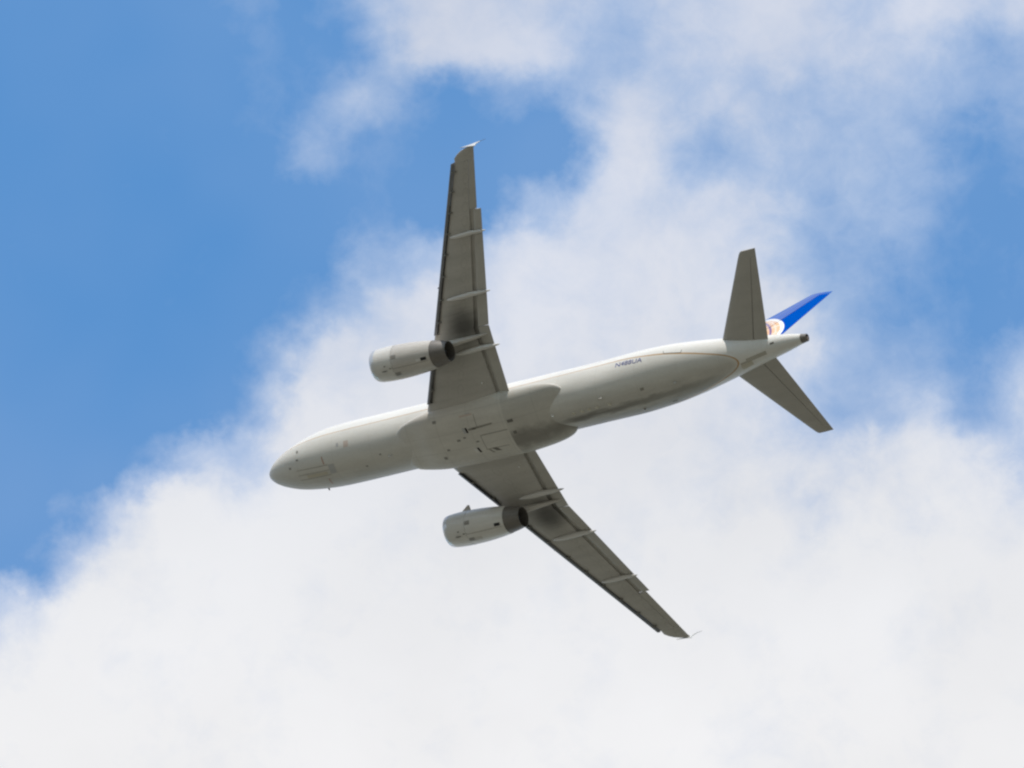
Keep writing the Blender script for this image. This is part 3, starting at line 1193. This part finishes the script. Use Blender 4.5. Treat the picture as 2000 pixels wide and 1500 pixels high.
belly_mark('stencil_box', rect(6.38, -1.22, .34, .30), M_PINK)
belly_mark('drain_port', rect(8.6, -.2, .14, .1), M_HOLE)
belly_mark('drain_port', rect(7.4, .35, .16, .1), M_HOLE)
# wing-body fairing
belly_mark('ram_air_inlet', [(14.98, -.70), (15.11, -.70), (15.16, -.36), (15.03, -.36)], M_DARK)
belly_mark('ram_air_inlet', [(15.22, .72), (15.36, .72), (15.44, 1.08), (15.30, 1.08)], M_DARK)
belly_mark('inlet_lip', [(14.80, -.72), (14.95, -.72), (15.0, -.36), (14.85, -.36)], M_SLATE)
belly_mark('inlet_lip', [(14.96, .70), (15.18, .72), (15.26, 1.08), (15.04, 1.06)], M_CANOE)
belly_mark('stain_streak', [(15.45, -.62), (16.9, -.66), (16.9, -.56), (15.45, -.48)], M_GRIME)
belly_mark('stain_streak', [(15.2, -.60), (15.75, -.62), (15.75, -.48), (15.2, -.48)], M_GRIME)
belly_mark('gear_door_seam', rect(16.8, -.02, 1.9, .05, .02), M_GRIME)
belly_mark('gear_door_seam', rect(16.6, .98, 1.6, .04, .05), M_GRIME)
belly_mark('gear_door_seam', rect(15.85, .5, .04, 1.0), M_LINE)
belly_mark('gear_door_seam', rect(15.85, -.95, .04, .9), M_LINE)
belly_mark('stencil_box', rect(15.3, -1.42, .9, .10), M_PINK)
belly_mark('stencil_box', rect(15.45, -1.50, .35, .05), M_SLATE)
belly_mark('drain_port', rect(13.35, .45, .2, .12), M_HOLE)
belly_mark('drain_port', rect(14.3, -.01, .24, .13), M_HOLE)
belly_mark('drain_port', rect(14.75, -.1, .18, .1), M_HOLE)
belly_mark('drain_port', rect(15.5, .32, .2, .1), M_HOLE)
belly_mark('drain_port', rect(13.05, -1.42, .26, .16), M_HOLE)
belly_mark('drain_port', rect(12.9, .95, .24, .2), M_HOLE)
belly_mark('outflow_hole', rect(18.12, -.48, .38, .20), M_MARK)
belly_mark('outflow_hole', rect(18.14, .30, .22, .20), M_MARK)
belly_mark('stain_streak', [(16.15, .95), (16.5, .98), (16.75, 1.28), (16.4, 1.22)], M_MARK)
belly_mark('stain_streak', [(15.9, 1.0), (16.05, 1.0), (16.25, 1.32), (16.1, 1.3)], M_GRIME)
# tail cone
belly_mark('outflow_hole', rect(35.36, -.40, .24, .10), M_MARK)
belly_mark('stabiliser_jack_slot', [(33.2, .16), (34.4, .0), (34.4, .10), (33.2, .30)], M_PANEL)
belly_mark('tail_panel', [(33.6, -.02), (34.9, -.12), (34.9, .12), (33.6, .24)], M_PANEL, .004)
belly_mark('tail_panel', [(33.15, .32), (33.9, .20), (33.9, .50), (33.15, .66)], M_TAN, .004)
belly_mark('drain_port', rect(28.3, 1.35, .3, .12), M_HOLE)
belly_mark('beacon_base', rect(26.95, -.17, .24, .18), M_LINE)


def bump(name, x, y, lx, ly, lz, mat):
    h = belly_z(x, y)
    bm = bmesh.new()
    bmesh.ops.create_uvsphere(bm, u_segments=16, v_segments=10, radius=1.0,
                              matrix=Matrix.Translation(h[0]) @ Matrix.Diagonal((lx, ly, lz, 1)))
    return finish(name, bm, mat, h[2])


bump('red_beacon', 20.72, .03, .10, .08, .10, M_GLASS)
for x_, y_ in ((22.1, .22), (22.7, .20), (23.2, .19), (23.75, .19), (24.6, .20)):
    bump('drain_blister', x_, y_, .14, .10, .08, M_TAN)


def blade(x, y, ln, ht, w, mat=M_PANEL):
    h = belly_z(x, y)
    nn = h[1] if h[1].z < 0 else -h[1]
    t = Vector((1, 0, 0))
    b_ = nn.cross(t).normalized()
    bm = bmesh.new()
    secs = []
    for k, sc, sh in ((-.03, 1.0, 0), (ht, .55, ln * .35)):
        c0 = h[0] + nn * k + t * sh
        secs.append([c0 + t * (-ln / 2 * sc), c0 + b_ * w * sc, c0 + t * (ln / 2 * sc), c0 - b_ * w * sc])
    loft(bm, secs)
    return finish('blade_antenna', bm, mat, h[2], 20)


blade(9.2, 0.0, .36, .24, .025)
blade(24.2, -.35, .34, .24, .025)
blade(29.0, 0.0, .30, .22, .02)
blade(3.55, 1.60, .14, .14, .02, M_MARK)
blade(26.4, 1.2, .14, .10, .02, M_MARK)


def side_plate(name, quad, mat, off=.008, n=6):
    """plate on the port flank; quad corners are (x, z)"""
    a, b, c, d = [Vector(q) for q in quad]
    bm = bmesh.new()
    rows = []
    for i in range(n + 1):
        row = []
        for j in range(3):
            p = a.lerp(b, i / n).lerp(d.lerp(c, i / n), j / 2)
            row.append(flank(p.x, p.y, off))
        rows.append(row)
    loft(bm, rows, closed=False)
    return finish(name, bm, mat, fus, 60)


def flank(x, z, off):
    c, h, w = fus_ring(x)
    q = max(-1, min(1, (z - c) / h))
    return Vector((x, -(w + off) * math.sqrt(1 - q * q), c + (h + off) * q))


# sill of the rear door
side_plate('door_seam', [(28.62, .10), (29.72, .10), (29.72, .135), (28.62, .135)], M_MARK)
side_plate('door_seam', [(28.60, .10), (28.64, .10), (28.58, .30), (28.54, .30)], M_MARK)
side_plate('door_seam', [(29.70, .10), (29.74, .10), (29.80, .30), (29.76, .30)], M_MARK)

# registration letters on the port side
cu = bpy.data.curves.new('registration', 'FONT')
cu.body = 'N488UA'
cu.size = 1.0
cu.resolution_u = 4
cu.offset = 0.0
tmp = bpy.data.objects.new('registration_text', cu)
COL.objects.link(tmp)
me = bpy.data.meshes.new_from_object(tmp)
bpy.data.objects.remove(tmp)
bpy.data.curves.remove(cu)
bm = bmesh.new()
bm.from_mesh(me)
bpy.data.meshes.remove(me)
bmesh.ops.triangulate(bm, faces=bm.faces)
bmesh.ops.subdivide_edges(bm, edges=[e for e in bm.edges if e.calc_length() > .12], cuts=3)
xs_ = [v.co.x for v in bm.verts]
ys_ = [v.co.y for v in bm.verts]
x0_, x1_, y0_, y1_ = min(xs_), max(xs_), min(ys_), max(ys_)
for v in bm.verts:
    u = (v.co.x - x0_) / (x1_ - x0_)
    t = (v.co.y - y0_) / (y1_ - y0_)
    x_ = 25.42 + 1.80 * u
    v.co = flank(x_, lerp(-.37 + .10 * u, -.07 + .08 * u, t), .012)
finish('registration_letters', bm, M_BLUE, fus, 60)
